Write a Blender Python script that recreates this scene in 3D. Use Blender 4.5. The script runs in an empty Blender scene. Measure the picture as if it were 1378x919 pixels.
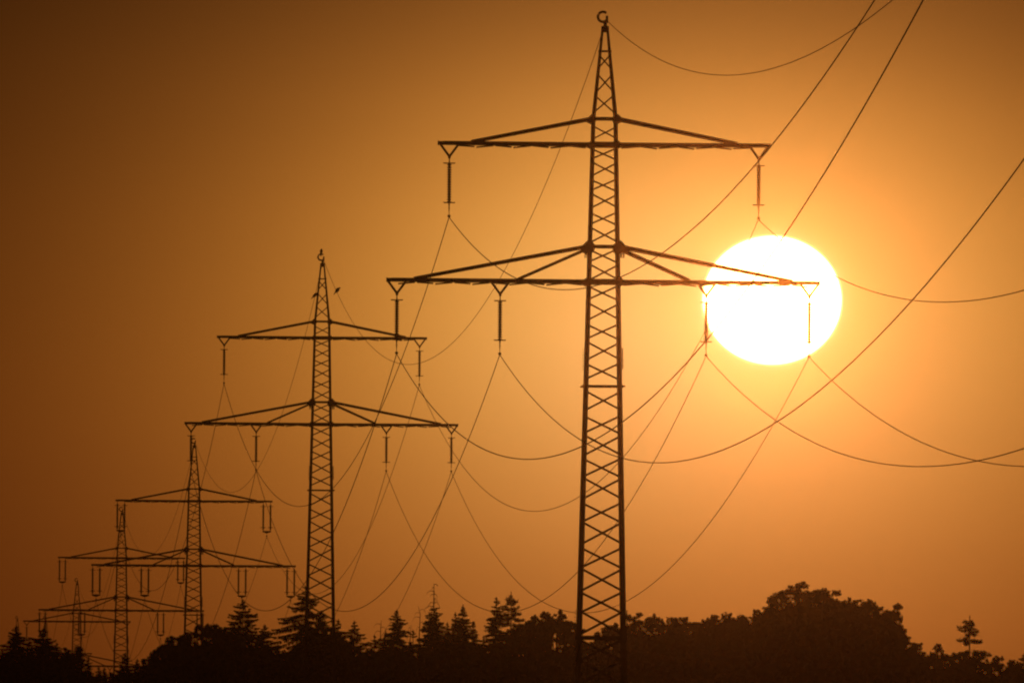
import bpy, math, random
import numpy as np
from mathutils import Matrix, Vector

# ------------------------------------------------------------------ camera, sky, sun, exposure
SC = bpy.context.scene
COL = SC.collection
K = 4.92e-5                       # radians per pixel of the photograph (long telephoto, about 530 mm)
PITCH = (1000 - 459.5) * K        # looking slightly upwards
ROLL = math.radians(0.38)

RIGHT0, UP0 = Vector((1, 0, 0)), Vector((0, -math.sin(PITCH), math.cos(PITCH)))
FWD = Vector((0, math.cos(PITCH), math.sin(PITCH)))
CR, SR = math.cos(ROLL), math.sin(ROLL)
cam_d = bpy.data.cameras.new('camera')
cam = bpy.data.objects.new('camera', cam_d)
COL.objects.link(cam)
xr, yu = RIGHT0 * CR + UP0 * SR, UP0 * CR - RIGHT0 * SR
cam.matrix_world = Matrix(((xr.x, yu.x, -FWD.x, 0), (xr.y, yu.y, -FWD.y, 0), (xr.z, yu.z, -FWD.z, 0), (0, 0, 0, 1)))
cam_d.sensor_fit = 'HORIZONTAL'
cam_d.sensor_width = 36
cam_d.lens = 36 / (1378 * K)
cam_d.clip_start = 1
cam_d.clip_end = 50000
SC.camera = cam


def at(px, py, dist):
    """A place in the world at ground distance dist (metres along +Y) from the viewpoint."""
    x, y = (px - 689) * K, (459.5 - py) * K
    x, y = x * CR - y * SR, x * SR + y * CR
    d = RIGHT0 * x + UP0 * y + FWD
    return d * (dist / d.y)


SUN = at(1039, 404, 1000.0).normalized()
EV = -8.0
GAIN = 2.0 ** (-EV)

world = bpy.data.worlds.new('World')
SC.world = world
world.use_nodes = True
wn, wl = world.node_tree.nodes, world.node_tree.links
wn.clear()


def wmath(op, a, b=None, clamp=False):
    n = wn.new('ShaderNodeMath')
    n.operation = op
    n.use_clamp = clamp
    for i, v in enumerate((a, b)):
        if v is None:
            continue
        if isinstance(v, (int, float)):
            n.inputs[i].default_value = v
        else:
            wl.new(v, n.inputs[i])
    return n.outputs[0]


def wvec(op, a, b):
    n = wn.new('ShaderNodeVectorMath')
    n.operation = op
    wl.new(a, n.inputs[0])
    n.inputs[1].default_value = b
    return n.outputs['Value'] if op == 'DOT_PRODUCT' else n.outputs['Vector']


sky = wn.new('ShaderNodeTexSky')
sky.sky_type = 'NISHITA'
sky.sun_disc = False
sky.sun_elevation = math.asin(SUN.z)
sky.sun_rotation = math.atan2(SUN.x, SUN.y)
sky.dust_density = 6.0
sky.air_density = 1.5
bg_sky = wn.new('ShaderNodeBackground')
bg_sky.inputs['Strength'].default_value = 0.03
wl.new(sky.outputs[0], bg_sky.inputs['Color'])

# the aureole of thick dusty air round the low sun, and the flattened solar disc
tc = wn.new('ShaderNodeTexCoord')
dirn = tc.outputs['Generated']
s_right = Vector((SUN.y, -SUN.x, 0)).normalized()
s_up = s_right.cross(SUN).normalized()
diff = wvec('SUBTRACT', dirn, SUN)
hp = wmath('DIVIDE', wvec('DOT_PRODUCT', diff, s_right), K)
vp = wmath('DIVIDE', wvec('DOT_PRODUCT', diff, s_up), K)
fp = wmath('DIVIDE', wvec('DOT_PRODUCT', diff, SUN), K)
vc = wmath('MINIMUM', wmath('MAXIMUM', vp, -700), 700)
chan = []
mp = wn.new('ShaderNodeMapping')
mp.inputs['Scale'].default_value = (14, 14, 150)
wl.new(dirn, mp.inputs['Vector'])
nz = wn.new('ShaderNodeTexNoise')
nz.inputs['Scale'].default_value = 1.0
nz.inputs['Detail'].default_value = 3
wl.new(mp.outputs[0], nz.inputs['Vector'])
streak = wmath('ADD', wmath('MULTIPLY', nz.outputs[0], .10), .95)
ell = wmath('SQRT', wmath('ADD', wmath('ADD', wmath('POWER', wmath('DIVIDE', hp, 93.5), 2), wmath('POWER', wmath('DIVIDE', vp, 86.5), 2)),
                          wmath('POWER', wmath('DIVIDE', fp, 90), 2)))
disc = wmath('POWER', wmath('SUBTRACT', 1.0, wmath('DIVIDE', wmath('SUBTRACT', ell, 0.965), 0.06), clamp=True), 2)
rim = wmath('POWER', 2.718, wmath('MULTIPLY', wmath('MAXIMUM', wmath('SUBTRACT', ell, 1.0), 0), -13))
SKY = ((1.0688, 721.1, 1.988, 1.2449e-3, -80.6, 81.0, 1.5618, 64.0, .5),
       (0.5166, 624.7, 2.1584, 0.6857e-3, -80.6, 24.6, 1.5283, 16.0, .20),
       (0.1609, 399.4, 1.8742, 0.062e-3, -74.2, -27.6, 1.4008, 3.4, .11))
for A, r0, q, vk, cx_, cy_, ra_, dsk, rm in SKY:
    dh = wmath('SUBTRACT', hp, cx_)
    dv = wmath('MULTIPLY', wmath('SUBTRACT', vp, cy_), ra_)
    r2 = wmath('ADD', wmath('ADD', wmath('MULTIPLY', dh, dh), wmath('MULTIPLY', dv, dv)), wmath('MULTIPLY', fp, fp))
    v = wmath('POWER', wmath('ADD', wmath('DIVIDE', r2, r0 * r0), 1.0), -q)
    v = wmath('MULTIPLY', v, wmath('POWER', 2.71828, wmath('MULTIPLY', vc, -vk)))
    v = wmath('MULTIPLY', v, A)
    v = wmath('ADD', v, wmath('ADD', wmath('MULTIPLY', disc, dsk), wmath('MULTIPLY', rim, rm)))
    v = wmath('MULTIPLY', v, streak)
    chan.append(v)
comb = wn.new('ShaderNodeCombineColor')
for i in range(3):
    wl.new(chan[i], comb.inputs[i])
bg_sun = wn.new('ShaderNodeBackground')
bg_sun.inputs['Strength'].default_value = GAIN
wl.new(comb.outputs[0], bg_sun.inputs['Color'])
addsh = wn.new('ShaderNodeAddShader')
wl.new(bg_sky.outputs[0], addsh.inputs[0])
wl.new(bg_sun.outputs[0], addsh.inputs[1])
wout = wn.new('ShaderNodeOutputWorld')
wl.new(addsh.outputs[0], wout.inputs['Surface'])

sun_d = bpy.data.lights.new('sun_lamp', 'SUN')
sun_d.energy = 1.4
sun_d.color = (1.0, 0.205, 0.02)
sun_d.angle = math.radians(0.53)
sun_o = bpy.data.objects.new('sun_lamp', sun_d)
sun_o.rotation_euler = SUN.to_track_quat('Z', 'Y').to_euler()
sun_o.location = (0, 0, 60)
COL.objects.link(sun_o)

SC.view_settings.view_transform = 'Standard'
SC.view_settings.look = 'None'
SC.view_settings.exposure = EV
SC.view_settings.gamma = 1
SC.view_settings.use_curve_mapping = False
SC.cycles.use_denoising = True
SC.cycles.max_bounces = 4
SC.cycles.volume_bounces = 1
SC.render.film_transparent = False
SC.cycles.pixel_filter_type = 'BLACKMAN_HARRIS'
SC.cycles.filter_width = 2.1

# ------------------------------------------------------------------ helpers
random.seed(7)
RNG = np.random.default_rng(11)


def material(name, c0, c1, scale=6.0, rough=0.7, metal=0.0, bump=0.0, coord='Object'):
    m = bpy.data.materials.new(name)
    m.use_nodes = True
    n, l = m.node_tree.nodes, m.node_tree.links
    b = n['Principled BSDF']
    t = n.new('ShaderNodeTexCoord')
    no = n.new('ShaderNodeTexNoise')
    no.inputs['Scale'].default_value = scale
    no.inputs['Detail'].default_value = 5
    l.new(t.outputs[coord], no.inputs['Vector'])
    r = n.new('ShaderNodeValToRGB')
    r.color_ramp.elements[0].color = (*c0, 1)
    r.color_ramp.elements[1].color = (*c1, 1)
    r.color_ramp.elements[0].position = .3
    r.color_ramp.elements[1].position = .7
    l.new(no.outputs[0], r.inputs[0])
    l.new(r.outputs[0], b.inputs['Base Color'])
    b.inputs['Roughness'].default_value = rough
    b.inputs['Metallic'].default_value = metal
    if bump:
        bp = n.new('ShaderNodeBump')
        bp.inputs['Strength'].default_value = bump
        l.new(no.outputs[0], bp.inputs['Height'])
        l.new(bp.outputs[0], b.inputs['Normal'])
    return m


M_STEEL = material('weathered_galvanised_steel', (.13, .14, .13), (.22, .23, .22), 3.0, .75, .0, .1)
M_PORC = material('brown_porcelain', (.07, .03, .02), (.11, .05, .03), 8, .35)
M_CABLE = material('aluminium_cable', (.12, .12, .12), (.2, .2, .2), 1.5, .7)
M_PLATE = material('enamel_plate', (.12, .12, .11), (.16, .16, .15), 10, .6)
M_CONC = material('concrete', (.24, .23, .21), (.36, .35, .33), 5, .9, 0, .2)
M_BARK = material('bark', (.04, .03, .022), (.09, .07, .05), 4, .95, 0, .4)
M_DEAD = material('dead_wood', (.07, .06, .05), (.13, .11, .1), 4, .95, 0, .3)
M_NEEDLE = material('spruce_needles', (.018, .034, .014), (.045, .07, .028), .8, .8)
M_LEAF = material('broad_leaves', (.03, .055, .016), (.075, .11, .035), .7, .7)
M_WOOD = material('woodland_leaves', (.025, .045, .015), (.06, .09, .03), .25, .8)
M_GRASS = material('meadow', (.045, .06, .02), (.10, .115, .045), .06, .95, 0, .3)
M_FEATHER = material('dark_feathers', (.012, .012, .014), (.035, .032, .03), 12, .6)


class MB:
    """Collects bars, boxes, tubes and lathes; build() links them as ONE mesh object."""

    def __init__(self):
        self.v, self.f = [], []

    def add(self, verts, faces):
        o = len(self.v)
        self.v.extend([tuple(p) for p in verts])
        self.f.extend([tuple(i + o for i in f) for f in faces])
        return self

    def prism(self, a, b):
        n = len(a)
        fs = [(i, (i + 1) % n, n + (i + 1) % n, n + i) for i in range(n)]
        fs += [tuple(range(n - 1, -1, -1)), tuple(range(n, 2 * n))]
        return self.add(list(a) + list(b), fs)

    def bar(self, p, q, w, d, ref=(0, 1, 0)):
        """box beam p->q; w is its width seen along ref, d its depth along ref"""
        p, q, ref = Vector(p), Vector(q), Vector(ref)
        t = (q - p).normalized()
        s = t.cross(ref)
        if s.length < 1e-4:
            s = t.cross(Vector((1, 0, 0)))
        s.normalize()
        n = s.cross(t).normalized()
        c = [s * (w / 2) + n * (d / 2), s * (-w / 2) + n * (d / 2), s * (-w / 2) - n * (d / 2), s * (w / 2) - n * (d / 2)]
        return self.prism([p + k for k in c], [q + k for k in c])

    def box(self, c, sx, sy, sz):
        x, y, z = c
        return self.prism([(x - sx / 2, y - sy / 2, z - sz / 2), (x + sx / 2, y - sy / 2, z - sz / 2), (x + sx / 2, y + sy / 2, z - sz / 2), (x - sx / 2, y + sy / 2, z - sz / 2)],
                          [(x - sx / 2, y - sy / 2, z + sz / 2), (x + sx / 2, y - sy / 2, z + sz / 2), (x + sx / 2, y + sy / 2, z + sz / 2), (x - sx / 2, y + sy / 2, z + sz / 2)])

    def tube(self, pts, radii, seg=6):
        pts = [Vector(p) for p in pts]
        n = len(pts)
        if isinstance(radii, (int, float)):
            radii = [radii] * n
        rings = []
        for i, p in enumerate(pts):
            t = (pts[min(i + 1, n - 1)] - pts[max(i - 1, 0)]).normalized()
            ref = Vector((0, 0, 1)) if abs(t.z) < .9 else Vector((1, 0, 0))
            s = t.cross(ref).normalized()
            u = s.cross(t).normalized()
            rings.append([p + (s * math.cos(2 * math.pi * k / seg) + u * math.sin(2 * math.pi * k / seg)) * radii[i] for k in range(seg)])
        vs = [v for r in rings for v in r]
        fs = [(i * seg + k, i * seg + (k + 1) % seg, (i + 1) * seg + (k + 1) % seg, (i + 1) * seg + k) for i in range(n - 1) for k in range(seg)]
        fs += [tuple(range(seg - 1, -1, -1)), tuple(range((n - 1) * seg, n * seg))]
        return self.add(vs, fs)

    def lathe(self, prof, seg=10, origin=(0, 0, 0)):
        ox, oy, oz = origin
        vs = [(ox + r * math.cos(2 * math.pi * k / seg), oy + r * math.sin(2 * math.pi * k / seg), oz + z) for r, z in prof for k in range(seg)]
        n = len(prof)
        fs = [(i * seg + k, (i + 1) * seg + k, (i + 1) * seg + (k + 1) % seg, i * seg + (k + 1) % seg) for i in range(n - 1) for k in range(seg)]
        fs += [tuple(range(seg)), tuple(range(n * seg - 1, (n - 1) * seg - 1, -1))]
        return self.add(vs, fs)

    def mesh(self, name, mat):
        me = bpy.data.meshes.new(name)
        me.from_pydata(self.v, [], self.f)
        me.materials.append(mat)
        me.update()
        return me

    def build(self, name, mat, parent=None, loc=None):
        return link(name, self.mesh(name, mat), parent, loc)


def link(name, data, parent=None, loc=None):
    o = bpy.data.objects.new(name, data)
    COL.objects.link(o)
    if parent is not None:
        o.parent = parent
    if loc is not None:
        o.location = loc
    return o


def tag(o, label=None, cat=None, group=None, kind=None):
    for k_, v in (('label', label), ('category', cat), ('group', group), ('kind', kind)):
        if v:
            o[k_] = v
    return o


def copy_tree(o, parent=None):
    c = o.copy()
    COL.objects.link(c)
    c.parent = parent
    for ch in list(o.children):
        copy_tree(ch, c)
    return c


# ------------------------------------------------------------------ pylon places (true distances, metres)
MPX = 26.0 / 582                  # metres per photograph pixel on the nearest pylon; lower crossarm 26 m wide
HL = 28.0                         # lower crossarm above ground
YAW = 0.0448                      # the line runs slightly away to one side
PYL = [at(812, 379.5, 908.0), at(432.5, 571, 1440.0), at(260.5, 761, 1928.7), at(163.2, 821, 2380.4), at(103, 895.5, 2811.0),
       at(61, 878.5, 3241.0) - Vector((0, 0, 8.27)), at(23, 873, 3670.0) - Vector((0, 0, 8.27))]
UA, UL = Vector((math.cos(YAW), math.sin(YAW), 0)), Vector((-math.sin(YAW), math.cos(YAW), 0))

# ------------------------------------------------------------------ terrain
gy = [-400, 0, 428, 700, 908, 1150, 1440] + [p.y for p in PYL[2:]] + [4400, 6500]
gz = [-2.2, -1.7, 0.2, -.3, PYL[0].z - HL, 1.2, PYL[1].z - HL] + [p.z - HL for p in PYL[2:]] + [-14, -16]


def ground_z(x, y):
    return float(np.interp(y, gy, gz)) + 0.0025 * 0 * x


def make_ground():
    ys = sorted(set(list(np.linspace(-90, 6000, 180)) + [p.y + d for p in PYL for d in (-3, 3)]))
    xs = list(np.linspace(-1400, -160, 14)) + list(np.linspace(-150, 150, 31)) + list(np.linspace(160, 1400, 14))
    v, f = [], []
    for y in ys:
        for x in xs:
            a = abs(x)
            und = 0 if a < 150 else (a - 150) / 1250 * 3.0 * math.sin(x * .004 + y * .0021)
            v.append((x, y, ground_z(x, y) + und))
    nx = len(xs)
    for j in range(len(ys) - 1):
        for i in range(nx - 1):
            f.append((j * nx + i, j * nx + i + 1, (j + 1) * nx + i + 1, (j + 1) * nx + i))
    g = MB().add(v, f).build('ground', M_GRASS)
    for p in g.data.polygons:
        p.use_smooth = True
    tag(g, 'dark rolling meadow under the pylons and trees', kind='structure')


make_ground()

# ------------------------------------------------------------------ lattice pylon


def zz(py):
    return HL + (379.5 - py) * MPX


def hw(z):
    """outer half width of the mast at height z"""
    py = 379.5 - (z - HL) / MPX
    px = 17 + (py - 160) * .0222 if py >= 160 else 5.0 + (py - 41) * (12.0 / 119)
    return px * MPX


Z_UP, Z_LO = zz(195), HL
XS = [83, 113, 140, 179, 207, 228, 249, 271, 294, 317, 344, 367, 394, 420, 446, 473, 499.5, 540, 571, 600, 629, 658, 689, 718, 750, 781, 810, 839, 874, 905, 938, 971]


def x_half(py):
    if py < 160:
        return {83: 9.5, 113: 11.5, 140: 12.5}[py]
    return 7.6 + (py - 180) * .0125


def leg_mesh(sx, sy):
    mb = MB()
    secs = []
    for z, w in ((0.0, .25), (zz(858), .235), (zz(520), .205), (zz(380), .2), (zz(160), .18), (zz(41), .13)):
        o = hw(z)
        t = .03
        pts = [(0, 0), (-w, 0), (-w, -t), (-t, -t), (-t, -w), (0, -w)]
        secs.append([((o + a) * sx, (o + b) * sy, z) for a, b in pts])
    for a, b in zip(secs, secs[1:]):
        mb.prism(a, b)
    return mb


def brace_specs():
    """(p, q, width, depth, ref) for each lattice member"""
    out = []
    for i, py in enumerate(XS):
        h = x_half(py) * MPX
        zc = zz(py)
        za, zb = zc - h, zc + h
        wa, wb = hw(za) - .06, hw(zb) - .06
        w = .09 if py < 200 else .10 + (py - 200) * 6e-5
        fl = 1 if i % 2 else -1
        sk = .03 * fl
        for sy in (-1, 1):
            s = fl * sy
            out.append(((-s * wa, sy * (wa + .02), za - sk), (s * wb, sy * (wb + .02), zb + sk), w, .03, (0, 1, 0)))
        for sx in (-1, 1):
            s = -fl * sx
            out.append(((sx * (wa + .02), -s * wa, za), (sx * (wb + .02), s * wb, zb), w, .03, (1, 0, 0)))
    for py, w, ext in ((69, .09, 0), (160, .16, 0), (332, .17, 0), (520, .12, .17), (858, .25, .0)):
        z = zz(py)
        o = hw(z)
        e = ext if ext else -.05
        for s in (-1, 1):
            out.append(((-(o + e), s * (o + .02), z), (o + e, s * (o + .02), z), w, .05, (0, 1, 0)))
            out.append(((s * (o + .02), -(o - .06), z), (s * (o + .02), o - .06, z), w, .05, (1, 0, 0)))
    return out


def crossarm_parts(za, half, stays, z_collar, hang_x, hangers, parent):
    """chords as the arm's own mesh; stays, lacing and hangers as its sub-parts"""
    mb = MB()
    o = hw(za)
    tip = .16
    for sy in (-1, 1):
        for sx in (-1, 1):
            mb.bar((sx * o, sy * (o + .03), za), (sx * half, sy * tip, za + .03), .22, .06)
            mb.bar((sx * (o - .2), sy * (o + .0), za + .09), (sx * (half - .3), sy * (tip - .02), za + .13), .05, .14)
        mb.bar((-o - .05, sy * (o + .031), za), (o + .05, sy * (o + .031), za), .31, .07)
    for sx in (-1, 1):
        mb.box((sx * (half + .015), 0, za + .03), .05, 2 * tip + .12, .26)
        mb.bar((sx * (o + .035), -o - .03, za), (sx * (o + .035), o + .03, za), .28, .06, (1, 0, 0))
    arm = mb.build('crossarm', M_STEEL, parent)
    lac = MB()
    for sx in (-1, 1):
        x = o + .25
        j = 0
        while x < half - 1.3:
            x2 = min(x + 1.12, half - .2)
            ya = (o + (tip - o) * (x - o) / (half - o)) * (-1 if j % 2 else 1)
            yb = -(o + (tip - o) * (x2 - o) / (half - o)) * (-1 if j % 2 else 1)
            dz = .05 if j % 2 else -.03
            lac.bar((sx * (x + .05), ya, za - .145 + dz * .5), (sx * (x2 - .09), yb, za - .145 - dz), .09, .05)
            x = x2
            j += 1
    tag(lac.build('lacing', M_STEEL, arm), kind='stuff')
    oc = hw(z_collar)
    for xs, zoff, w in stays:
        for sx in (-1, 1):
            for sy in (-1, 1):
                yy = o + (tip - o) * (xs - o) / (half - o)
                s = MB().bar((sx * (oc + .1), sy * (oc + .03), z_collar + zoff), (sx * xs, sy * (yy - .02), za + .12), w, .07)
                s.build('stay', M_STEEL, arm)
    if hangers:
        for hx in hang_x:
            h = MB()
            for s in (-1, 1):
                h.bar((hx + s * .5, 0, za - .10), (hx, 0, za - .78), .14, .08)
                h.bar((hx + s * .5, -.28, za - .115), (hx + s * .5, .28, za - .115), .12, .07, (0, 0, 1))
            h.box((hx, 0, za - .8), .16, .07, .18)
            h.build('hanger', M_STEEL, arm)
    return arm


def shed_mesh(z0, z1, n):
    prof = [(.03, z0 + .06)]
    st = (z0 - z1) / n
    for i in range(n):
        z = z0 - st * i
        prof += [(.07, z), (.15, z - st * .4), (.145, z - st * .6), (.07, z - st * .7)]
    prof += [(.045, z1 - .02), (.045, z1 - .1)]
    mb = MB().lathe(prof, 10)
    return mb


def horn_mesh():
    mb = MB()
    mb.tube([(-.36, 0, .03), (-.32, 0, 0), (-.1, 0, 0), (.1, 0, 0), (.32, 0, 0), (.36, 0, .03)], [.03, .04, .04, .04, .04, .03], 6)
    mb.box((0, 0, 0), .16, .12, .07)
    return mb.mesh('arcing_horn', M_STEEL)


def clamp_mesh():
    mb = MB()
    mb.box((0, 0, 0), .17, .2, .14)
    mb.tube([(0, -.28, -.06), (0, -.1, -.02), (0, .1, -.02), (0, .28, -.06)], [.03, .06, .06, .03], 6)
    mb.bar((0, 0, .05), (0, 0, .34), .04, .03)
    return mb.mesh('clamp', M_STEEL)


def link_mesh():
    mb = MB()
    for i in range(4):
        mb.box((0, 0, -.05 - i * .1), .09 - .012 * (i % 2) * 2, .08, .07)
    mb.bar((0, 0, 0), (0, 0, -.42), .045, .045)
    return mb.mesh('link', M_STEEL)


ME_HORN, ME_CLAMP, ME_LINK = horn_mesh(), clamp_mesh(), link_mesh()
ME_SINGLE = shed_mesh(-1.22, -3.6, 16).mesh('insulator', M_PORC)
ME_DOUBLE = shed_mesh(-.42, -3.6, 21).mesh('insulator', M_PORC)


def yoke_mesh():
    mb = MB()
    mb.prism([(-.56, -.03, -3.72), (-.56, -.03, -3.86), (-.12, -.03, -4.02), (.12, -.03, -4.02), (.56, -.03, -3.86), (.56, -.03, -3.72)],
             [(-.56, .03, -3.72), (-.56, .03, -3.86), (-.12, .03, -4.02), (.12, .03, -4.02), (.56, .03, -3.86), (.56, .03, -3.72)])
    return mb.mesh('yoke', M_STEEL)


ME_YOKE = yoke_mesh()


def single_insulator(parent, x, za):
    o = link('insulator', ME_SINGLE, parent, (x, 0, za))
    link('link', ME_LINK, o, (0, 0, -.84))
    link('arcing_horn', ME_HORN, o, (0, 0, -1.18))
    link('arcing_horn', ME_HORN, o, (0, 0, -3.55))
    link('link', ME_LINK, o, (0, 0, -3.64))
    link('clamp', ME_CLAMP, o, (0, 0, -4.36))


def double_insulator(parent, x, za):
    for s in (-1, 1):
        o = link('insulator', ME_DOUBLE, parent, (x + s * .46, 0, za))
        link('link', ME_LINK, o, (0, 0, -.06))
        link('arcing_horn', ME_HORN, o, (0, 0, -.62))
        link('arcing_horn', ME_HORN, o, (0, 0, -3.3))
    y = link('yoke', ME_YOKE, parent, (x, 0, za))
    link('clamp', ME_CLAMP, y, (0, 0, -4.36))


def gusset(parent, x, y, z, r, out):
    pts = [(-.9, .35), (-.35, 1.0), (.15, .95), (1.05, -.05), (1.0, -.55), (.2, -.95), (-.45, -1.0), (-.9, -.5)]
    a = [(x + out * px * r, y - .015, z + pz * r) for px, pz in pts]
    b = [(x + out * px * r, y + .015, z + pz * r) for px, pz in pts]
    MB().prism(a, b).build('gusset', M_STEEL, parent)


DIGIT = {1: ['00100', '01100', '00100', '00100', '00100', '00100', '01110'],
         2: ['01110', '10001', '00001', '00110', '01000', '10000', '11111']}


def number_plate(parent, digit, x, y, z):
    """steel plate with the circuit number cut through it"""
    mb = MB()
    c, r = .036, .046
    g = ['0' * 7] + ['0' + row + '0' for row in DIGIT[digit]] + ['0' * 7]
    for j, row in enumerate(g):
        i = 0
        while i < 7:
            if row[i] == '0':
                e = i
                while e < 7 and row[e] == '0':
                    e += 1
                mb.box((x + ((i + e) / 2 - 3.5) * c, y, z + (4 - j) * r), (e - i) * c, .01, r)
                i = e
            else:
                i += 1
    mb.build('number_plate', M_PLATE, parent)


def ring_bracket(parent):
    mb = MB()
    cx, cz, R = -.13, zz(22.7), .30
    pts = [(cx + R * math.cos(a), 0, cz + R * math.sin(a)) for a in [math.radians(48 + i * (262 / 22)) for i in range(23)]]
    mb.tube(pts, .08, 7)
    mb.box((.11, 0, zz(26)), .14, .14, .42)
    mb.bar((.0, 0, zz(29)), (.02, 0, zz(37)), .2, .14)
    b = mb.build('earth_wire_bracket', M_STEEL, parent)
    cap = MB()
    cap.box((0, 0, zz(39.5)), .44, .44, .36)
    cap.box((0, 0, zz(35.5)), .26, .3, .06)
    cap.build('cap', M_STEEL, b)


UPX, LOX, LIX = 9.32, 12.42, 6.21
UP_HALF, LO_HALF = 9.98, 13.02


def make_pylon(single, detail):
    root = link('lattice_pylon', None)
    for sx in (-1, 1):
        for sy in (-1, 1):
            leg_mesh(sx, sy).build('leg', M_STEEL, root)
            MB().lathe([(.34, .25), (.36, .2), (.42, -.9)], 10, (sx * (hw(0) - .1), sy * (hw(0) - .1), 0)).build('footing', M_CONC, root)
    if detail:
        for p, q, w, d, ref in brace_specs():
            MB().bar(p, q, w, d, ref).build('brace', M_STEEL, root)
    else:
        mb = MB()
        for p, q, w, d, ref in brace_specs():
            mb.bar(p, q, w, d, ref)
        tag(mb.build('bracing', M_STEEL, root), kind='stuff')
    crossarm_parts(Z_UP, UP_HALF, [(8.0, -.02, .21)], zz(160), (-UPX, UPX), single, root)
    crossarm_parts(Z_LO, LO_HALF, [(11.4, .04, .21), (5.15, -.12, .17)], zz(333), (-LOX, -LIX, LIX, LOX), single, root)
    for sx in (-1, 1):
        for sy in (-1, 1):
            for zc, r in ((zz(160.5), .27), (zz(333), .40), (zz(195), .22), (HL, .26)):
                o = hw(zc)
                gusset(root, sx * (o + .02), sy * (o + .06), zc, r, sx)
    ins = single_insulator if single else double_insulator
    for x in (-UPX, UPX):
        ins(root, x, Z_UP)
    for x in (-LOX, -LIX, LIX, LOX):
        ins(root, x, Z_LO)
    ring_bracket(root)
    o = hw(zz(343)) + .1
    number_plate(root, 2, -o - .04, -o, zz(343))
    number_plate(root, 1, o + .04, -o, zz(343))
    for sx in (-1, 1):
        for z0, z1 in ((zz(497), zz(470)), (zz(852), zz(822))):
            g = MB()
            n = 8
            for i in range(n):
                z = z0 + (z1 - z0) * i / (n - 1)
                q = hw(z)
                for sy in (-1, 1):
                    g.bar((sx * (q - .02), sy * q, z), (sx * (q + .10 + .03 * (i % 2)), sy * (q + .02), z + .03), .035, .03)
            g.bar((sx * (hw(z0) + .05), -hw(z0), z0), (sx * (hw(z1) + .05), -hw(z1), z1), .05, .03)
            g.build('climbing_guard', M_STEEL, root)
    return root


proto_single = make_pylon(True, True)
proto_double = make_pylon(False, True)
proto_far = make_pylon(True, False)
PNAME = ['tallest pylon', 'second pylon', 'third pylon', 'fourth pylon', 'fifth pylon', 'sixth pylon', 'seventh pylon']
PLABEL = ['tallest lattice power pylon, its lower crossarm reaching across the sun',
          'second-tallest lattice pylon, three birds perched at its peak',
          'third-tallest lattice pylon with paired insulator strings, rising behind a broadleaf tree',
          'lattice pylon with paired insulators between the third-tallest pylon and the small fifth one',
          'small distant lattice pylon with single insulators, its peak clear of the spruces',
          'tiny sixth pylon whose peak shows just above a dark spruce crown',
          'tiniest farthest pylon, its peak above the spruce at the picture\'s left edge']
for i, (p, src) in enumerate(zip(PYL, (proto_single, None, proto_double, None, proto_far, None, None))):
    if src is None:
        src = {1: proto_single, 3: proto_double, 5: proto_far, 6: proto_far}[i]
        o = copy_tree(src)
    else:
        o = src
    o.location = (p.x, p.y, p.z - HL)
    o.rotation_euler = (0, 0, YAW)
    tag(o, PLABEL[i], 'pylon', 'pylons of the power line')

# ------------------------------------------------------------------ cables
OFF = {'e': (0.08, 15.75), 'ul': (-UPX, Z_UP - HL - 4.42), 'ur': (UPX, Z_UP - HL - 4.42), 'lol': (-LOX, -4.42), 'lil': (-LIX, -4.42), 'lir': (LIX, -4.42), 'lor': (LOX, -4.42)}
WNAME = {'e': 'thin earth wire off the peaks', 'ul': 'upper crossarm cable away from the sun', 'ur': 'upper crossarm cable on the sun side',
         'lol': 'outer lower cable away from the sun', 'lil': 'inner lower cable away from the sun', 'lir': 'inner lower cable on the sun side', 'lor': 'outer lower cable on the sun side'}


def attach(P, n):
    return P + UA * OFF[n][0] + Vector((0, 0, OFF[n][1]))


def span_point(A, B, sag, t):
    p = A.lerp(B, t)
    p.z -= 4 * sag * t * (1 - t)
    return p


def cable(A, B, sag, n, where, segs=72):
    r = .021 if n == 'e' else .026
    o = MB().tube([span_point(A, B, sag, i / segs) for i in range(segs + 1)], r, 6).build('earth_wire' if n == 'e' else 'power_cable', M_CABLE)
    for p in o.data.polygons:
        p.use_smooth = True
    tag(o, WNAME[n] + ', ' + where, 'cable', 'cables of the power line')
    return o


# towards the viewer: the span that leaves the picture past the sun (next support stands outside the view)
NEAR = Vector((25.37, 428.4, 0))
for n, sag, z in (('e', 11.29, 43.11), ('ul', 10.37, 31.88), ('ur', 11.23, 32.78), ('lol', 10.48, 23.81), ('lil', 10.67, 23.96), ('lir', 10.67, 23.74), ('lor', 11.88, 26.83)):
    B = NEAR + UA * OFF[n][0]
    B.z = z
    cable(attach(PYL[0], n), B, sag, n, 'tallest pylon out of view', 110)
SAGS = [14.4, 12.6, 10.4, 9.5, 9.3, 9.3]
EARTH = {0: 14.9, 1: 13.1}
for i in range(6):
    for n in OFF:
        cable(attach(PYL[i], n), attach(PYL[i + 1], n), EARTH.get(i, SAGS[i]) if n == 'e' else SAGS[i] + (.25 if n == 'ur' else 0), n,
              '%s to %s' % (PNAME[i], PNAME[i + 1]), 72 if i < 3 else 48)

# ------------------------------------------------------------------ trees


def quad_mesh(name, V, mat):
    """V: (N,4,3) array of leaf quads -> mesh"""
    n = V.shape[0]
    me = bpy.data.meshes.new(name)
    me.vertices.add(n * 4)
    me.vertices.foreach_set('co', V.reshape(-1).astype(np.float32))
    me.loops.add(n * 4)
    me.loops.foreach_set('vertex_index', np.arange(n * 4, dtype=np.int32))
    me.polygons.add(n)
    me.polygons.foreach_set('loop_start', np.arange(0, n * 4, 4, dtype=np.int32))
    me.polygons.foreach_set('loop_total', np.full(n, 4, dtype=np.int32))
    me.materials.append(mat)
    me.update(calc_edges=True)
    return me


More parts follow.
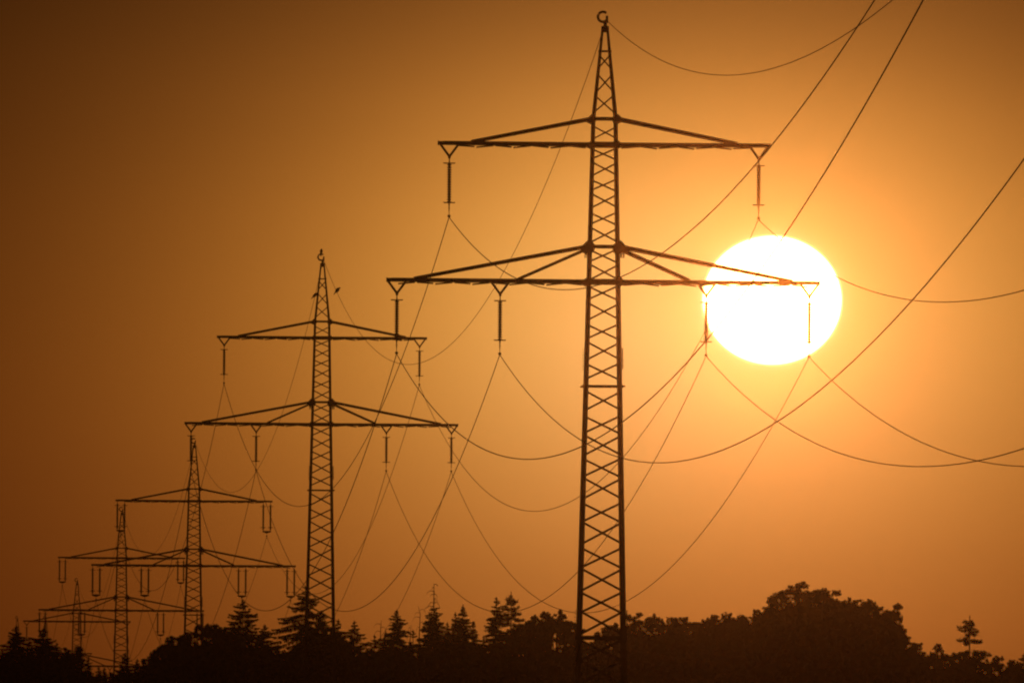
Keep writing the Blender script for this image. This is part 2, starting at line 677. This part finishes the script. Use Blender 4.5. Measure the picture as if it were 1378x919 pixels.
def unit(n):
    v = RNG.normal(size=(n, 3))
    return v / np.linalg.norm(v, axis=1)[:, None]


def leaves(c, a, b):
    """pointed leaves at centres c, half length a, half width b, any direction"""
    n = len(c)
    u = unit(n)
    w = np.cross(u, unit(n))
    w /= np.maximum(np.linalg.norm(w, axis=1), 1e-6)[:, None]
    a, b = np.broadcast_to(a, n)[:, None], np.broadcast_to(b, n)[:, None]
    return np.stack([c - u * a, c - u * a * .15 + w * b, c + u * a, c - u * a * .15 - w * b], 1)


def lobe(c, r, fine=True):
    """one leafy clump: twig-sized clusters on a ragged ball, coarser leaves inside"""
    out = []
    c = np.asarray(c, float)
    if fine:
        n = max(8, int(26 * r * r) + 6)
        d = unit(n)
        rad = r * RNG.uniform(.45, 1.08, n) ** .8
        cc = c + d * rad[:, None] * np.array([1.05, 1.05, .82])
        m = 11
        cl = np.repeat(cc, m, 0) + unit(n * m) * RNG.uniform(.0, .24, n * m)[:, None]
        out.append(leaves(cl, RNG.uniform(.13, .23, n * m), RNG.uniform(.085, .13, n * m)))
        n2 = int(16 * r * r) + 3
        out.append(leaves(c + unit(n2) * (r * .55 * RNG.uniform(0, 1, n2) ** .5)[:, None], .42 * r, .26 * r))
    else:
        n2 = 42
        out.append(leaves(c + unit(n2) * (r * RNG.uniform(.2, 1, n2) ** .6)[:, None], r * RNG.uniform(.28, .45, n2), r * RNG.uniform(.18, .3, n2)))
    return np.concatenate(out)


def tree_base(px, dist):
    p = at(px, 900, dist)
    return Vector((p.x, dist, ground_z(p.x, dist)))


def broadleaf(px, dist, sky_pts, label, group, mat=None, lobe_r=1.0, gap=0.0, sprig=True, name='broadleaf_tree', cat='tree'):
    """sky_pts: outline of the crown's upper edge in pixels; the crown is a dome of clumps with that height in its middle depth"""
    base = tree_base(px, dist)
    S = [at(x, y, dist) for x, y in sky_pts]
    xs, zs = np.array([s.x for s in S]), np.array([s.z for s in S])
    half = max((xs.max() - xs.min()) / 2, 2.0)
    cx = (xs.max() + xs.min()) / 2
    zlow = base.z + 2.2
    Q, tips = [], []
    # clumps along the upper edge
    L = np.concatenate([[0], np.cumsum(np.hypot(np.diff(xs), np.diff(zs)))])
    step = lobe_r * .95
    for s in np.arange(0, L[-1] + .01, step):
        x, z = np.interp(s, L, xs), np.interp(s, L, zs)
        r = lobe_r * RNG.uniform(.5, 1.2)
        c = (x, dist + RNG.uniform(-1, 1) * half * .25, z - r * RNG.uniform(.6, 1.05))
        Q.append(lobe(c, r))
        tips.append(c)
        for _ in range(int(RNG.choice([0, 1, 1, 2])) if sprig else 0):
            r3 = RNG.uniform(.25, .6)
            c3 = (x + RNG.uniform(-.7, .7), c[1] + RNG.uniform(-.5, .5), z + RNG.uniform(-.3, .35))
            Q.append(lobe(c3, r3))
    # the body of the crown
    ss = np.linspace(0, L[-1], 400)
    ex, ez = np.interp(ss, L, xs), np.interp(ss, L, zs)

    def top_at(x):
        m_ = np.abs(ex - x) < .45
        return float(ez[m_].max()) if m_.any() else float(np.interp(x, np.sort(ex), ez[np.argsort(ex)]))
    sp = lobe_r * 1.35
    dep = min(half, 6.0)
    for yy in np.arange(-dep, dep + .01, sp):
        fac = math.sqrt(max(0, 1 - (yy / (dep * 1.12)) ** 2))
        for x in np.arange(xs.min() + .2, xs.max(), sp):
            zt = min(top_at(x), top_at(x - .8) + .6, top_at(x + .8) + .6)
            zt = zlow + (zt - zlow) * (0.45 + 0.55 * fac)
            z = zt - lobe_r * 1.9
            k_ = 0
            while z > zlow:
                edge = max(0, abs(x - cx) / half - .6) * .9 if k_ < 2 else 0
                if RNG.random() > gap * (1 if k_ < 3 else .3) + edge:
                    fine = k_ <= 1 and abs(yy) < sp * 1.2
                    r = lobe_r * RNG.uniform(.85, 1.25) * (1 if fine else 1.25)
                    c = (x + RNG.uniform(-.4, .4), dist + yy + RNG.uniform(-.4, .4), z + RNG.uniform(-.3, .3))
                    Q.append(lobe(c, r, fine))
                z -= sp
                k_ += 1
    root = link(name, None, None, base)
    V = np.concatenate(Q) - np.array(base)
    link('crown', quad_mesh('crown', V, mat or M_LEAF), root)
    # trunk and limbs
    mb = MB()
    H = top_at(cx) - base.z
    ox = cx - base.x
    tr = .018 * H + .06
    mid = Vector((ox * .3, 0, H * .38))
    mb.tube([(0, 0, -.3), (0, 0, .4), mid * .6, mid, Vector((ox * .7, 0, H * .62)), Vector((ox, 0, H * .85))], [tr * 1.5, tr * 1.1, tr * .95, tr * .8, tr * .5, tr * .2], 8)
    for c in tips[::max(1, len(tips) // 14)]:
        e = Vector(c) - base
        s = mid.lerp(Vector((ox * .7, 0, H * .62)), RNG.random())
        m = s.lerp(e, .5) + Vector((0, 0, -.06 * (e - s).length))
        mb.tube([s, m, e], [tr * .4, tr * .22, .03], 6)
    mb.build('trunk', M_BARK, root)
    tag(root, label, cat, group)
    return root


def strips(p, d, l, w):
    """needle sprays: pointed strips from p along d"""
    n = len(p)
    s = np.cross(d, unit(n))
    s /= np.maximum(np.linalg.norm(s, axis=1), 1e-6)[:, None]
    l, w = np.broadcast_to(l, n)[:, None], np.broadcast_to(w, n)[:, None]
    return np.stack([p, p + d * l * .4 + s * w, p + d * l, p + d * l * .4 - s * w], 1)


def conifer(px, top, dist, slope, label, group, whorl=.34, nb=7, dens=1.0, droop=.25, rise=.25, bare_top=0.0, skip=.0, jag=.35, tipw=0.0,
            lmax=3.4, name='spruce_tree', lean=0.0, asym=0.0):
    base = tree_base(px, dist)
    T = at(px, top, dist)
    base.x = T.x
    H = T.z - base.z
    zvis = at(px, 935, dist).z - base.z
    Q = []
    tb = MB()
    r0 = .009 * H + .03

    def axis(z):
        return Vector((lean * (z / H) ** 2, 0, z))
    n = 9
    tb.tube([axis(H * i / n) - Vector((0, 0, .3 if i == 0 else 0)) for i in range(n + 1)], [r0 * (1 - i / n) ** .8 + .022 for i in range(n + 1)], 7)
    h = .12 + bare_top
    w1, w2 = RNG.uniform(0, 6.28, 2)
    if not bare_top:
        q = 44
        Q.append(strips(np.tile(np.array(axis(H - .7)), (q, 1)) + np.array([0, 0, 1]) * RNG.uniform(0, .75, q)[:, None],
                        np.stack([RNG.normal(0, .4, q), RNG.normal(0, .4, q), np.full(q, .8)], 1), .14, .035))
    else:
        hh = .1
        while hh < bare_top:
            for _ in range(2):
                a = RNG.uniform(0, 2 * math.pi)
                ln = RNG.uniform(.3, .6) * (.6 + hh * .75)
                s = axis(H - hh)
                dr = Vector((math.cos(a), math.sin(a) * .8, 0))
                tb.tube([s, s + dr * ln * .5 + Vector((0, 0, ln * .12)), s + dr * ln + Vector((0, 0, -ln * .15)), s + dr * ln * 1.15 + Vector((0, 0, -ln * .5))], [.04, .032, .026, .014], 5)
            hh += RNG.uniform(.3, .5)
    while h < H - 1.0:
        z = H - h
        vis = z > zvis - 1.0
        base_l = min(1.32 * slope * (h - .7 * bare_top) * (1 - .3 * min(1, h / 8)) + .10, lmax * 1.15)
        k_ = nb if vis else max(4, nb - 3)
        ph = RNG.uniform(0, 6.28)
        if RNG.random() > skip:
            for b in range(k_):
                a = ph + 2 * math.pi * b / k_ + RNG.uniform(-.3, .3)
                ln = base_l * RNG.uniform(1 - jag * 1.3, 1 + jag * .7) * (1 + asym * math.cos(a)) * (1 + .28 * math.sin(h * 2.1 + w1) * math.cos(a - w2) + .2 * math.sin(h * 4.7 + w2))
                if RNG.random() < skip * .6:
                    continue
                f = min(1, h / 5.0)
                up = rise * (1 - f) - droop * f + RNG.normal(0, .13)
                dr = np.array([math.cos(a), math.sin(a), 0.0])
                m = max(4, int(ln / .07 * dens))
                t = RNG.uniform(.08 if not tipw else tipw, 1.0, m)
                zc = ln * (up * t - .18 * t * t + .16 * t ** 4)
                s0 = np.array(axis(min(H - .1, z + RNG.uniform(-.45, .45) * whorl)))
                P = s0 + dr * (ln * t)[:, None] + np.array([0, 0, 1.0]) * zc[:, None]
                # the limb itself
                if vis and (b % 2 == 0 or dens < .9):
                    tt = np.array([0, .5, 1.0])
                    zl = ln * (up * tt - .18 * tt * tt + .16 * tt ** 4)
                    tb.tube([s0 + dr * ln * x + np.array([0, 0, y]) for x, y in zip(tt, zl)], [.035, .024, .01], 4)
                side = np.array([-dr[1], dr[0], 0.0])
                sg = RNG.choice([-1.0, 1.0], m)[:, None]
                sz = (.25 + .17 * f) * (1.15 - .5 * t) * min(1.0, .42 + .36 * (h - bare_top))
                d1 = dr * .55 + side * sg * RNG.uniform(.3, .9, m)[:, None] + np.array([0, 0, -.12])
                Q.append(strips(P, d1 / np.linalg.norm(d1, axis=1)[:, None], sz * RNG.uniform(.8, 1.9, m), .05 + .025 * f))
                d2 = dr * .35 + side * RNG.normal(0, .35, m)[:, None] + np.array([0, 0, -.75])
                Q.append(strips(P, d2 / np.linalg.norm(d2, axis=1)[:, None], sz * RNG.uniform(.7, 1.25, m), .05 + .02 * f))
                d3 = dr * .9 + side * RNG.normal(0, .4, m)[:, None] + np.array([0, 0, .28])
                Q.append(strips(P, d3 / np.linalg.norm(d3, axis=1)[:, None], sz * .9, .05))
                if tipw:
                    k3 = m * 3
                    Q.append(strips(np.repeat(P, 3, 0) + unit(k3) * .1, unit(k3) * np.array([1, 1, .8]) + np.array([0, 0, .1]), RNG.uniform(.2, .42, k3), .055))
        h += whorl * RNG.uniform(.75, 1.25) * (1 if vis else 1.7)
    root = link(name, None, None, base)
    link('crown', quad_mesh('crown', np.concatenate(Q), M_NEEDLE), root)
    tb.build('trunk', M_BARK, root)
    tag(root, label, 'tree', group)
    return root


def snag(px, top, dist, label, twigs=9, curl=1):
    base = tree_base(px, dist)
    T = at(px, top, dist)
    base.x = T.x
    H = T.z - base.z
    root = link('dead_tree', None, None, base)
    mb = MB()
    mb.tube([(0, 0, -.3), (.05, 0, H * .4), (-.06, 0, H * .75), (.04, 0, H - .8), (.10 * curl, 0, H)], [.14, .11, .07, .035, .02], 6)
    mb.build('trunk', M_DEAD, root)
    for i in range(twigs):
        z = H - .3 - i * .45 - RNG.uniform(0, .2)
        a = RNG.uniform(0, 6.28)
        ln = RNG.uniform(.3, .8)
        d = Vector((math.cos(a), math.sin(a), 0))
        s = Vector((0, 0, z))
        MB().tube([s, s + d * ln * .6 + Vector((0, 0, .08)), s + d * ln + Vector((0, 0, -.12)), s + d * ln * 1.1 + Vector((0, 0, -.4))], [.03, .025, .018, .01], 5).build('branch', M_DEAD, root)
    tag(root, label, 'dead tree', 'dead trees on the treeline')


GS, GB = 'conifers along the treeline', 'broadleaf trees along the treeline'
# --- conifers, from one end of the treeline to the other
conifer(22, 842, 1610, .52, 'dark spruce at the picture\'s edge, below the tiniest pylon peak', GS, nb=9, dens=1.5)
conifer(59, 844, 1600, .52, 'dark bushy spruce covering the mast of the sixth pylon', GS, nb=9, dens=1.5)
conifer(3, 874, 1600, .5, 'low spruce cut by the picture\'s left edge', GS, dens=1.2)
conifer(40, 862, 1625, .42, 'short spruce between the two dark spruces at the left edge', GS, dens=1.2)
conifer(76, 865, 1590, .45, 'short side-branched spruce right beside the one over the sixth pylon', GS, dens=1.2)
conifer(118, 887, 1620, .42, 'little pointed spruce just past the foot of the fifth pylon', GS, dens=1.2)
conifer(133, 898, 1640, .36, 'tiny spruce tip, first of the small pair before the fourth pylon', GS)
conifer(140, 899, 1645, .34, 'tiny spruce tip, second of the small pair before the fourth pylon', GS)
conifer(168, 879, 1610, .42, 'small pointed spruce at the foot of the fourth pylon', GS, dens=1.2)
conifer(185, 887, 1630, .40, 'low spruce between the fourth pylon and the broadleaf mound', GS, dens=1.2)
conifer(203, 877, 1600, .42, 'small spruce at the dark broadleaf mound\'s outer end', GS, dens=1.1)
conifer(327, 808, 1600, .66, 'big broad spruce with layered branches, below the third pylon\'s insulators', GS, nb=8, whorl=.40, jag=.25, rise=.3, droop=.22, dens=1.1)
conifer(356, 841, 1590, .46, 'smaller spruce leaning on the big layered spruce', GS, dens=1.1)
conifer(372, 884, 1600, .6, 'low spruce at the gap before the second pylon', GS, dens=1.2)
conifer(411, 789, 1560, .62, 'big ragged spruce standing behind the second pylon\'s mast', GS, nb=7, whorl=.5, droop=.28, rise=.15, dens=1.3, asym=-.18, jag=.4)
conifer(432, 822, 1575, .5, 'dense spruce seen through the second pylon\'s lattice', GS, dens=1.4, nb=9)
conifer(455, 834, 1585, .48, 'spruce peeking out past the second pylon\'s sunward leg', GS, dens=1.2)
conifer(477, 836, 1600, .58, 'thin see-through spruce next to the second pylon', GS, whorl=.4, nb=7, dens=1.0, skip=.06)
conifer(504, 855, 1610, .45, 'short dark spruce beside a thin dead pole', GS, dens=1.1)
conifer(534, 821, 1600, .46, 'neat narrow spruce under the end of a sagging cable', GS, whorl=.34, dens=1.2)
conifer(519, 850, 1620, .4, 'short spruce half hidden by the neat narrow one', GS)
conifer(556, 848, 1625, .5, 'short spruce between the neat narrow one and the bare-topped one', GS, whorl=.4, dens=1.1, skip=.05)
conifer(584, 785, 1600, .40, 'tall spruce with a long bare dead top', GS, bare_top=2.6, dens=1.2)
conifer(602, 838, 1615, .42, 'short spruce close beside the bare-topped one', GS, whorl=.45, dens=.9)
conifer(613, 825, 1600, .34, 'shorter of the twin slim spires', GS, dens=1.2)
conifer(623, 814, 1605, .29, 'taller of the twin slim spires', GS, dens=1.3, whorl=.3, lmax=1.9)
conifer(637, 837, 1610, .34, 'slim spruce between the twin spires and the sparse pair', GS, dens=1.0)
conifer(651, 856, 1620, .45, 'low ragged spruce under the fuller tree of the sparse pair', GS, whorl=.5, dens=.8, skip=.1)
conifer(668, 804, 1600, .31, 'fuller tree of the tall sparse pair before the tallest pylon', GS, dens=1.3, whorl=.38)
conifer(688, 797, 1605, .40, 'thinner see-through tree of the tall sparse pair', GS, whorl=.52, nb=6, dens=.9, skip=.16, tipw=.3, rise=.3, lmax=2.3)
conifer(1305, 829, 1560, .52, 'lone spruce with bare gaps, standing apart near the right edge', GS, whorl=.58, nb=6, dens=1.1, skip=.12, tipw=.25, droop=.2, rise=.12, lmax=2.8)
conifer(1378, 880, 1570, .5, 'spruce cut off by the picture\'s right edge', GS, dens=1.3)
# --- dead poles
snag(512, 834, 1612, 'thin dead pole between the short dark spruce and the neat one', 6)
snag(565, 815, 1606, 'curved dead pole just before the bare-topped spruce', 8, -2)
snag(552, 840, 1618, 'short dead pole next to the neat narrow spruce', 5)
# --- broadleaf trees
broadleaf(95, 1580, [(80, 890), (86, 880), (95, 876), (103, 880), (110, 892)], 'low round bush at the fifth pylon\'s foot', GB)
broadleaf(235, 1570, [(196, 900), (204, 884), (214, 870), (224, 865), (236, 862), (246, 860), (254, 870)], 'outer half of the broadleaf mound before the third pylon', GB)
broadleaf(278, 1560, [(244, 866), (254, 857), (264, 850), (272, 845), (281, 842), (290, 844), (298, 852), (304, 866)], 'taller broadleaf tree covering the third pylon\'s foot', GB, gap=.12)
broadleaf(308, 1575, [(294, 870), (300, 856), (306, 850), (314, 856), (320, 868)], 'small broadleaf tree wedged against the big layered spruce', GB)
broadleaf(348, 1570, [(318, 876), (335, 868), (350, 866), (364, 874), (376, 888), (382, 898)], 'dark bush below the big layered spruce', GB)
broadleaf(430, 1545, [(384, 896), (398, 878), (415, 866), (430, 850), (446, 852), (460, 868), (474, 880)], 'dark bush round the second pylon\'s foot', GB)
broadleaf(530, 1590, [(470, 886), (490, 880), (520, 882), (550, 886), (575, 880)], 'low scrub under the thin spruces', GB, gap=.1, name='shrub', cat='bush')
broadleaf(605, 1590, [(570, 872), (590, 866), (610, 868), (635, 872), (655, 878)], 'low scrub under the twin slim spires', GB, gap=.1, name='shrub', cat='bush')
broadleaf(708, 1570, [(676, 872), (688, 858), (697, 842), (704, 836), (712, 845), (722, 852)], 'dense broadleaf tree beside the sparse pair', GB, gap=.05)
broadleaf(726, 1580, [(713, 850), (720, 840), (727, 836), (734, 846)], 'narrow broadleaf tree before the round one by the tallest pylon', GB, gap=.1, lobe_r=.8)
broadleaf(748, 1565, [(722, 842), (730, 834), (738, 829), (746, 827), (754, 830), (762, 838), (770, 844), (777, 848)], 'round open broadleaf tree against the tallest pylon', GB, gap=.3)
broadleaf(785, 1590, [(765, 868), (780, 862), (800, 862), (815, 860)], 'low bush seen through the tallest pylon\'s lattice', GB)
broadleaf(830, 1560, [(808, 858), (818, 848), (828, 840), (838, 838), (846, 846)], 'broadleaf tree behind the tallest pylon\'s sunward leg', GB, gap=.12)
broadleaf(872, 1550, [(838, 848), (848, 838), (856, 833), (866, 834), (876, 838), (886, 831), (894, 836), (904, 838), (912, 834), (918, 842)],
          'wide broadleaf tree right of the tallest pylon', GB, gap=.12)
broadleaf(945, 1545, [(912, 846), (922, 842), (932, 840), (941, 835), (950, 839), (958, 832), (966, 834), (974, 828), (984, 830), (992, 836), (1004, 842)],
          'wide broadleaf tree joining the great oak', GB, gap=.06)
broadleaf(1085, 1500, [(984, 838), (1000, 834), (1014, 832), (1024, 826), (1034, 820), (1040, 806), (1050, 800), (1062, 802), (1072, 796), (1082, 793), (1096, 796), (1110, 797), (1122, 797), (1130, 806),
                       (1142, 809), (1148, 804), (1158, 814), (1168, 812), (1176, 810), (1186, 822), (1196, 820), (1206, 824), (1204, 838), (1206, 850), (1214, 858), (1226, 862), (1238, 870), (1230, 884), (1222, 892)],
          'great oak-like tree with a broad domed crown below the sun', GB, gap=.0, lobe_r=1.15, name='oak_tree')
broadleaf(1262, 1530, [(1226, 894), (1236, 888), (1244, 886), (1250, 876), (1258, 877), (1266, 876), (1274, 872), (1284, 880), (1296, 886)], 'small round tree between the great oak and the lone spruce', GB, gap=.08)
broadleaf(1345, 1540, [(1296, 890), (1312, 892), (1325, 890), (1337, 886), (1346, 892), (1352, 893), (1364, 899), (1380, 896)], 'low bush past the lone spruce', GB, name='shrub', cat='bush', gap=.05)


def woodland():
    """the closed mass of lower crowns behind the trees of the skyline: nobody could count it"""
    xt = [-400, 0, 60, 110, 140, 170, 210, 260, 330, 372, 420, 480, 560, 640, 700, 780, 850, 950, 1050, 1180, 1240, 1378, 1800]
    yt = [890, 886, 890, 906, 912, 907, 900, 892, 886, 904, 886, 890, 892, 890, 880, 874, 866, 860, 856, 884, 904, 906, 890]
    Q = []
    for dist in (1640, 1700, 1790):
        x0, x1 = at(-380, 900, dist).x, at(1780, 900, dist).x
        for x in np.arange(x0, x1, 1.5):
            px = 689 + x / (dist * K)
            zt = at(px, float(np.interp(px, xt, yt)) + RNG.uniform(0, 7), dist).z
            g = ground_z(x, dist)
            z = zt - 1.2
            while z > g + .8:
                Q.append(lobe((x + RNG.uniform(-.6, .6), dist + RNG.uniform(-3, 3), z), RNG.uniform(1.2, 1.7), False))
                z -= 1.5
    o = link('woodland', quad_mesh('woodland', np.concatenate(Q), M_WOOD))
    tag(o, 'dark closed woodland behind the trees of the skyline', kind='stuff')


woodland()

# ------------------------------------------------------------------ birds


def bird(loc, tilt, facing, label, scale=1.0):
    """perched bird: lofted body from tail tip to beak, tilt = body angle above the horizontal"""
    prof = [(-.46, .02, .05), (-.40, .03, .06), (-.28, .04, .07), (-.2, .07, .085), (-.12, .11, .11), (0, .15, .15), (.1, .15, .15), (.18, .12, .12), (.235, .085, .085),
            (.28, .088, .084), (.32, .075, .072), (.355, .035, .035), (.40, .014, .012), (.43, .003, .003)]
    seg = 10
    vs = []
    for s, rz, ry in prof:
        b = -.05 if s < -.3 else 0
        h = .03 * max(0, (s - .15) / .2)
        for k_ in range(seg):
            a = 2 * math.pi * k_ / seg
            vs.append((s, ry * math.cos(a), rz * math.sin(a) + h + b * .3))
    R = Matrix.Rotation(-tilt, 4, 'Y')
    head = Matrix.Rotation(tilt * .75, 4, 'Y')
    pv = Vector((.2, 0, .02))
    out = []
    for v in vs:
        p = Vector(v)
        if p.x > .2:
            p = pv + head @ (p - pv)
        p = R @ p
        out.append(p * scale)
    zmin = .16 * scale
    out = [p + Vector((0, 0, zmin)) for p in out]
    n = len(prof)
    fs = [(i * seg + k_, i * seg + (k_ + 1) % seg, (i + 1) * seg + (k_ + 1) % seg, (i + 1) * seg + k_) for i in range(n - 1) for k_ in range(seg)]
    fs += [tuple(range(seg - 1, -1, -1)), tuple(range((n - 1) * seg, n * seg))]
    o = MB().add(out, fs).build('bird', M_FEATHER, None, loc)
    for p in o.data.polygons:
        p.use_smooth = True
    for s in (-1, 1):
        MB().tube([(0.0, s * .04 * scale, .1 * scale), (.015 * scale, s * .045 * scale, .03 * scale), (0, s * .045 * scale, 0), (.05 * scale, s * .045 * scale, -.005)],
                  [.016, .012, .011, .006], 5).build('leg', M_FEATHER, o)
    o.rotation_euler = (0, 0, facing)
    tag(o, label, 'bird', 'birds perched at the second pylon')


A2 = attach(PYL[1], 'e')
top_ring = PYL[1] + UA * -.13 + Vector((0, 0, zz(22.7) + .36 - HL))
bird(top_ring, math.radians(78), 1.2, 'bird sitting upright on the ring at the second pylon\'s peak', .95)


def on_wire(i0, i1, sag, px):
    a, b = attach(PYL[i0], 'e'), attach(PYL[i1], 'e')
    best = min((abs(689 + p.x / (p.y * K) + math.tan(ROLL) * 540 * 0 - px), j) for j, p in ((j, span_point(a, b, sag, j / 2000)) for j in range(2001)))
    return span_point(a, b, sag, best[1] / 2000) + Vector((0, 0, .014))


bird(on_wire(0, 1, 14.9, 453), math.radians(50), .25, 'bird on the earth wire, sunward side of the second pylon\'s peak', 1.12)
bird(on_wire(1, 2, 13.1, 422.9), math.radians(44), .2, 'bird on the earth wire, dark side of the second pylon\'s peak', 1.08)

# ------------------------------------------------------------------ hazy air
hz = bpy.data.materials.new('haze_air')
hz.use_nodes = True
hn, hl = hz.node_tree.nodes, hz.node_tree.links
hn.clear()
pv = hn.new('ShaderNodeVolumePrincipled')
pv.inputs['Color'].default_value = (.93, .92, .9, 1)
pv.inputs['Density'].default_value = 4e-5
pv.inputs['Anisotropy'].default_value = .995
ho = hn.new('ShaderNodeOutputMaterial')
hl.new(pv.outputs[0], ho.inputs['Volume'])
zb = min(gz) - 6
ztop = 48.0
hb = MB().box((0, 2980, (zb + ztop) / 2), 2900, 6200, ztop - zb).build('haze', hz)
tag(hb, 'warm hazy evening air over the whole landscape', kind='stuff')
